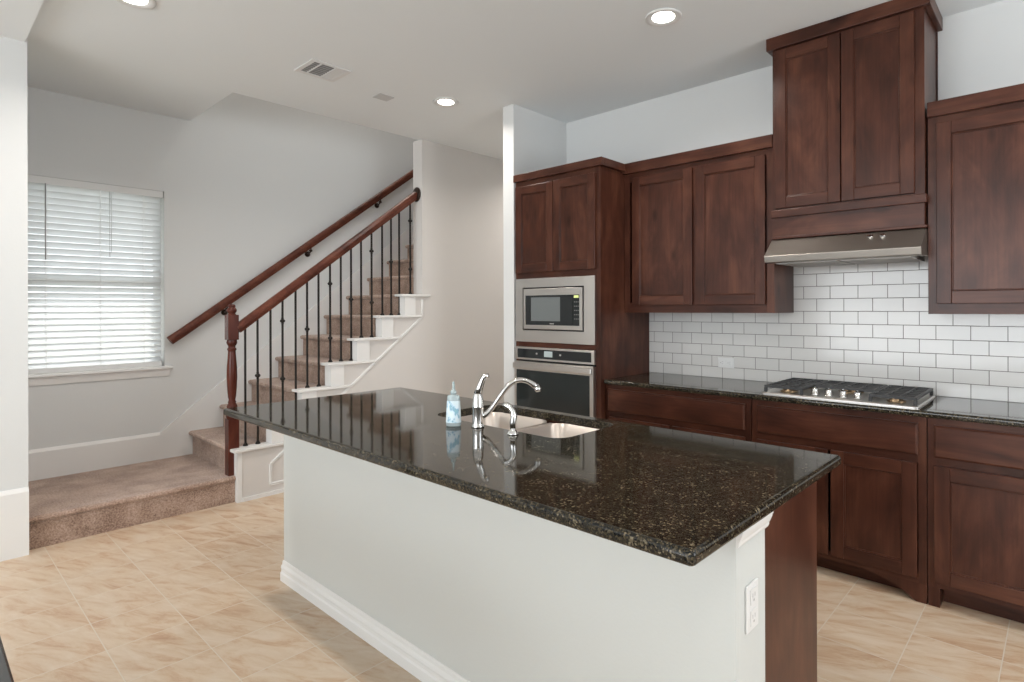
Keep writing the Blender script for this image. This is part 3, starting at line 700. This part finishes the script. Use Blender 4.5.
for kx in (-1.027, -.955, -.885, -.815):
    kb = MB().lathe([(.021, .9225), (.021, .928), (.0165, .930), (.0155, .952), (.014, .957), (.002, .958)], kx, 3.345, 20).build('control_knob', CHROME, ck)
    MB().box(kx - .004, kx + .004, 3.331, 3.359, .957, .964).build('knob_grip', CHROME, kb)

# ------------------------------------------------------------------ island
IY0, IY1, IX0, IX1 = 1.321, 1.498, -3.000, -.583
il = thing('kitchen_island', 'white-walled kitchen island with dark wood cabinet end', 'kitchen island', (-1.81, 1.65, 0))
MB().box(IX0, IX1, IY0, IY1, 0, .880).build('knee_wall', ISLW, il)
MB().box(IX0 + .02, IX1 - .058, IY1 + .001, 2.022, .095, .62).box(IX0 + .02, IX1 - .058, IY1 + .001, 1.53, .621, .880).box(IX0 + .02, IX1 - .06, IY1 + .04, 1.96, 0, .0949).build('cabinet_body', WV, il)
MB().box(IX1 - .057, IX1 - .038, IY1 + .001, 2.040, .0, .880).build('end_panel', WV, il, label='dark wood end panel')
MB().box(IX0 + .0, IX0 + .019, IY1 + .001, 2.04, .0, .880).box(IX0 + .020, IX1 - .058, 2.023, 2.040, .095, .880).build('back_rail', WV, il)
dxs = [IX0 + .05, -2.62, -2.19, -1.76, -1.33, -.98, IX1 - .045]
for a, b_ in zip(dxs[:-1], dxs[1:]):
    # doors on the working side face +y
    dm = MB(); z0, z1 = .12, .86; fw = .06; a += .008; b_ -= .008
    dm.box(a, a + fw, 2.041, 2.060, z0, z1).box(b_ - fw, b_, 2.041, 2.060, z0, z1).box(a + fw, b_ - fw, 2.041, 2.060, z0, z0 + fw).box(a + fw, b_ - fw, 2.041, 2.060, z1 - fw, z1).box(a + fw, b_ - fw, 2.041, 2.052, z0 + fw, z1 - fw)
    dm.build('door', WV, il)
# baseboard and top moulding with mitred return
def wrap(prof, z0, y_end_r, name):
    """profile (out, up) run along the front (y=IY0) and round the right and left ends"""
    mb = MB(); rings = []
    for (px_, py_, ox, oy) in ((IX0, IY0 + .03, -1, 0), (IX0, IY0, -1, -1), (IX1, IY0, 1, -1), (IX1, y_end_r, 1, 0)):
        rings.append([(px_ + ox * a, py_ + oy * a, z0 + h_) for a, h_ in prof])
    mb.loft(rings)
    return mb
bp = [(0.0005, 0), (.014, 0), (.014, .040), (.010, .048), (.010, .062), (.0125, .068), (.010, .078), (.006, .086), (.006, .098), (.0035, .105), (0.0005, .106)]
wrap(bp, 0, IY1, 'x').build('baseboard', TRIM, il)
cpf = [(0.0005, -.048), (.004, -.048), (.007, -.042), (.007, -.036), (.011, -.028), (.015, -.018), (.016, -.012), (.018, -.010), (.018, -.0005), (0.0005, -.0005)]
mb = MB().loft([[(IX1 + a, y, .880 + h_) for a, h_ in cpf] for y in (IY0 - .0, IY1 + .012)]); mb.build('cap_moulding', TRIM, il)
outlet('island_outlet', 'vertical white outlet on the end of the island wall', (IX1 + .0001, 1.406, .665), (1, 0, 0), False)

ict = slab_top(-3.070, -.552, 1.053, 2.0765, .914, .033, .013, (-2.165, -1.395, 1.632, 2.015, .07))
ict.build('island_countertop', GRAN, label='dark speckled granite island top with sink cut-out', cat='countertop')

# sink
sk = thing('kitchen_sink', 'stainless double-bowl sink set under the island granite', 'sink', (-1.78, 1.82, .68))
def bowl(x0, x1, y0, y1, zt, depth):
    R_ = .06; mb = MB()
    rs = [rrect(x0 - .004, x1 + .004, y0 - .004, y1 + .004, R_ + .004, zt, 8), rrect(x0, x1, y0, y1, R_, zt - .002, 8), rrect(x0 + .004, x1 - .004, y0 + .004, y1 - .004, R_ - .002, zt - depth + .04, 8),
          rrect(x0 + .012, x1 - .012, y0 + .012, y1 - .012, R_ - .008, zt - depth + .012, 8), rrect(x0 + .035, x1 - .035, y0 + .035, y1 - .035, R_ - .025, zt - depth, 8)]
    cx_, cy_ = (x0 + x1) / 2, (y0 + y1) / 2
    rs.append([(cx_ + (p[0] - cx_) * .12, cy_ + (p[1] - cy_) * .12, zt - depth - .004) for p in rs[-1]])
    out = [rrect(x0 - .004, x1 + .004, y0 - .004, y1 + .004, R_ + .004, zt, 8), rrect(x0 - .004, x1 + .004, y0 - .004, y1 + .004, R_ + .004, zt - depth - .008, 8)]
    mb.loft(rs, cap0=False, smooth=True); mb.loft(out, cap0=False, smooth=False)
    b_ = mb.build('bowl', SINKM, sk)
    MB().lathe([(.042, zt - depth + .001), (.040, zt - depth + .003), (.03, zt - depth + .002), (.002, zt - depth + .001)], cx_, cy_, 20).build('drain', CHROME, b_)
bowl(-2.160, -1.765, 1.640, 2.007, .8795, .17)
bowl(-1.725, -1.402, 1.640, 2.007, .8795, .20)
MB().box(-1.7605, -1.7295, 1.655, 1.992, .862, .8765).build('divider', SINKM, sk, bevel=.004)

# faucet
fc = thing('kitchen_faucet', 'polished chrome arched faucet with upright lever behind the sink', 'faucet', (-1.793, 1.583, .914))
fx, fy = -1.793, 1.583
MB().lathe([(.0265, .9145), (.0265, .919), (.0235, .923), (.0225, .930), (.0225, .990), (.0245, .996), (.0245, 1.001), (.0225, 1.005), (.022, 1.028), (.019, 1.045), (.015, 1.055), (.012, 1.060)], fx, fy, 24).build('body', CHROME, fc)
MB().tube([(fx, fy, 1.05), (fx + .006, fy + .004, 1.075), (fx + .016, fy + .010, 1.105), (fx + .024, fy + .014, 1.122), (fx + .040, fy + .022, 1.126)], [.0165, .0145, .012, .011, .009], 12, flat=1.0).build('lever_handle', CHROME, fc)
dv = Vector((.162, .185, 0)).normalized()
sp = [(0.018, .958), (.035, .966), (.055, .985), (.085, 1.030), (.112, 1.070), (.140, 1.096), (.168, 1.106), (.196, 1.103), (.222, 1.090), (.242, 1.074)]
pts = []
for i in range(len(sp) - 1):
    for t in (0, .5):
        pts.append(tuple(sp[i][q] * (1 - t) + sp[i + 1][q] * t for q in (0, 1)))
pts.append(sp[-1])
for _ in range(2): pts = [pts[0]] + [tuple((pts[i - 1][q] + 2 * pts[i][q] + pts[i + 1][q]) / 4 for q in (0, 1)) for i in range(1, len(pts) - 1)] + [pts[-1]]
P3 = [(fx + dv.x * s_, fy + dv.y * s_, z) for s_, z in pts]
MB().tube(P3, [.0125] * 3 + [.0105] * (len(P3) - 6) + [.0115, .013, .014], 14).build('spout', CHROME, fc)
e = Vector(P3[-1]); MB().tube([e, e + Vector((dv.x * .006, dv.y * .006, -.010)), e + Vector((dv.x * .008, dv.y * .008, -.020))], [.0145, .0145, .011], 14).build('spray_tip', CHROME, fc)

sr = thing('side_sprayer', 'small chrome side sprayer standing beside the faucet', 'sprayer', (-1.585, 1.578, .914))
ax, ay = -1.585, 1.578
MB().lathe([(.022, .9145), (.022, .919), (.017, .926), (.013, .931), (.011, .934)], ax, ay, 20).build('base', CHROME, sr)
MB().tube([(ax, ay, .930), (ax, ay, .960), (ax + .003, ay + .002, .985), (ax - .001, ay, 1.005), (ax - .010, ay - .004, 1.018), (ax - .026, ay - .008, 1.025), (ax - .036, ay - .011, 1.022)], [.010, .013, .0125, .0115, .0115, .012, .013], 14).build('spray_wand', CHROME, sr)

# soap bottle
bt = thing('soap_bottle', 'small clear dish soap bottle with blue label left of the faucet', 'bottle', (-1.884, 1.53, .914))
qx, qy = -1.884, 1.53
def ell(rx, ry, z, n=20):
    c_, s_ = math.cos(.73), math.sin(.73)
    return [(qx + c_ * rx * math.cos(2 * PI * j / n) - s_ * ry * math.sin(2 * PI * j / n), qy + s_ * rx * math.cos(2 * PI * j / n) + c_ * ry * math.sin(2 * PI * j / n), z) for j in range(n)]
MB().loft([ell(.029, .017, .9145), ell(.0315, .020, .919), ell(.0305, .019, .95), ell(.0285, .018, .99), ell(.0265, .0175, 1.025), ell(.0255, .0170, 1.036), ell(.023, .015, 1.041), ell(.011, .010, 1.044), ell(.010, .010, 1.048)], smooth=True).build('bottle_body', SOAPB, bt)
MB().loft([ell(.0316, .0204, .930), ell(.0310, .0200, .95), ell(.0291, .0188, .99), ell(.0272, .0182, 1.020)], cap0=False, cap1=False, smooth=True).build('label', LABELB, bt)
MB().lathe([(.012, 1.046), (.0125, 1.058), (.008, 1.062), (.006, 1.068), (.004, 1.095), (.0025, 1.098)], qx, qy, 16).build('pointed_cap', SOAPB, bt)

# ------------------------------------------------------------------ ceiling fixtures
def downlight(label, x, y, z=CEZ, power=6):
    t = thing('recessed_downlight', label, 'ceiling light', (x, y, z), 'recessed downlights')
    MB().lathe([(.0605, -.001), (.098, -.001), (.098, -.006), (.092, -.009), (.070, -.006), (.0605, -.001)], x, y, 28, z0=z).build('trim_ring', WHITEP, t)
    MB().lathe([(.002, -.0035), (.060, -.0035), (.060, -.001), (.002, -.001)], x, y, 28, z0=z).build('lens', BULB, t)
    l = bpy.data.lights.new('downlight_lamp', 'AREA'); l.shape = 'DISK'; l.size = .13; l.energy = power; l.color = (1, .93, .86); l.spread = math.radians(150)
    o = bpy.data.objects.new('downlight_lamp', l); C.objects.link(o); o.parent = t; o.location = (0, 0, -.012)
downlight('round recessed downlight between the island and the upper cabinets, nearest the hood', -1.622, 2.772)
downlight('round recessed downlight near the top of the stairs', -3.516, 2.790, power=7)
downlight('round recessed downlight cut by the top edge at left', -3.505, .790, power=12)
downlight('round recessed downlight out over the near end of the island', -1.60, .790)
downlight('added unseen downlight in the passage behind the oven cabinet', -3.85, 4.9, power=12)  # unseen lamp added to brighten the hall wall
downlight('added unseen downlight in the upper stairwell ceiling', -5.0, 3.0, z=5.6, power=17)  # unseen lamp added upstairs to light the stairwell walls
for lx, ly, w in ((.30, 2.77, 'beyond the right edge of the view'), (.30, .79, 'beside the viewer'), (-1.6, -1.2, 'behind the viewer'), (.30, -1.2, 'behind the viewer at right')):  # unseen lamps added to brighten the kitchen side and floor
    downlight('added unseen downlight ' + w, lx, ly)

vt = thing('ceiling_vent', 'white metal air vent with dark louvres in the ceiling', 'vent', (-3.645, 1.872, CEZ))
vx0, vx1, vy0, vy1 = -3.775, -3.515, 1.735, 2.010
def ring_frame(x0, x1, y0, y1, w, z0, z1):
    return MB().box(x0, x0 + w, y0, y1, z0, z1).box(x1 - w, x1, y0, y1, z0, z1).box(x0 + w, x1 - w, y0, y0 + w, z0, z1).box(x0 + w, x1 - w, y1 - w, y1, z0, z1)
fr = ring_frame(vx0, vx1, vy0, vy1, .030, CEZ - .008, CEZ - .001).box(vx0 + .03, vx1 - .03, 1.806, 1.816, CEZ - .008, CEZ - .001).box(vx0 + .03, vx1 - .03, 1.903, 1.913, CEZ - .008, CEZ - .001)
fr.build('frame', WHITEP, vt, bevel=.002)
MB().box(vx0 + .03, vx1 - .03, vy0 + .03, 1.806, CEZ - .003, CEZ - .001).box(vx0 + .03, vx1 - .03, 1.816, 1.903, CEZ - .003, CEZ - .001).build('dark_backing', VENTD, vt)
for (a, b_) in ((vy0 + .03, 1.806), (1.816, 1.903)):
    for i in range(1, 7):
        xx = vx0 + .03 + i * (.2 / 7)
        MB().box(xx - .0015, xx + .0035, a, b_, CEZ - .0065, CEZ - .003).build('louvre', GREYP, vt)
for i in range(9):
    xx = vx0 + .034 + i * .022
    MB().box(xx, xx + .018, 1.913, vy1 - .03, CEZ - .0065, CEZ - .002).build('louvre', WHITEP, vt)
ring_frame(-3.825, -3.722, 2.350, 2.468, .008, CEZ - .007, CEZ - .001).box(-3.817, -3.730, 2.358, 2.460, CEZ - .005, CEZ - .001).build('ceiling_plate', simple('painted_plate', (.55, .55, .55), .5), bevel=.001, label='small rectangular cover plate on the ceiling between vent and downlight', cat='cover plate')

# ------------------------------------------------------------------ dark table at lower left edge
tb = thing('dark_table', 'edge of a dark table at the lower left corner', 'table', (-2.0, -.35, 0))
MB().loft([rrect(-3.0, -1.02, -.83, .131, .01, .722), rrect(-3.0, -1.02, -.83, .131, .01, .748), rrect(-2.996, -1.024, -.826, .127, .01, .752)]).build('tabletop', TABLE, tb)
MB().box(-2.94, -1.08, -.77, .05, .64, .7215).build('apron', TABLE, tb)
for lx in (-2.94, -1.08):
    for ly in (-.77, .05):
        MB().loft([[(lx + a * w_, ly + b_ * w_, z) for a, b_ in ((-1, -1), (1, -1), (1, 1), (-1, 1))] for w_, z in ((.02, 0), (.032, .64), (.032, .721))]).build('leg', TABLE, tb)
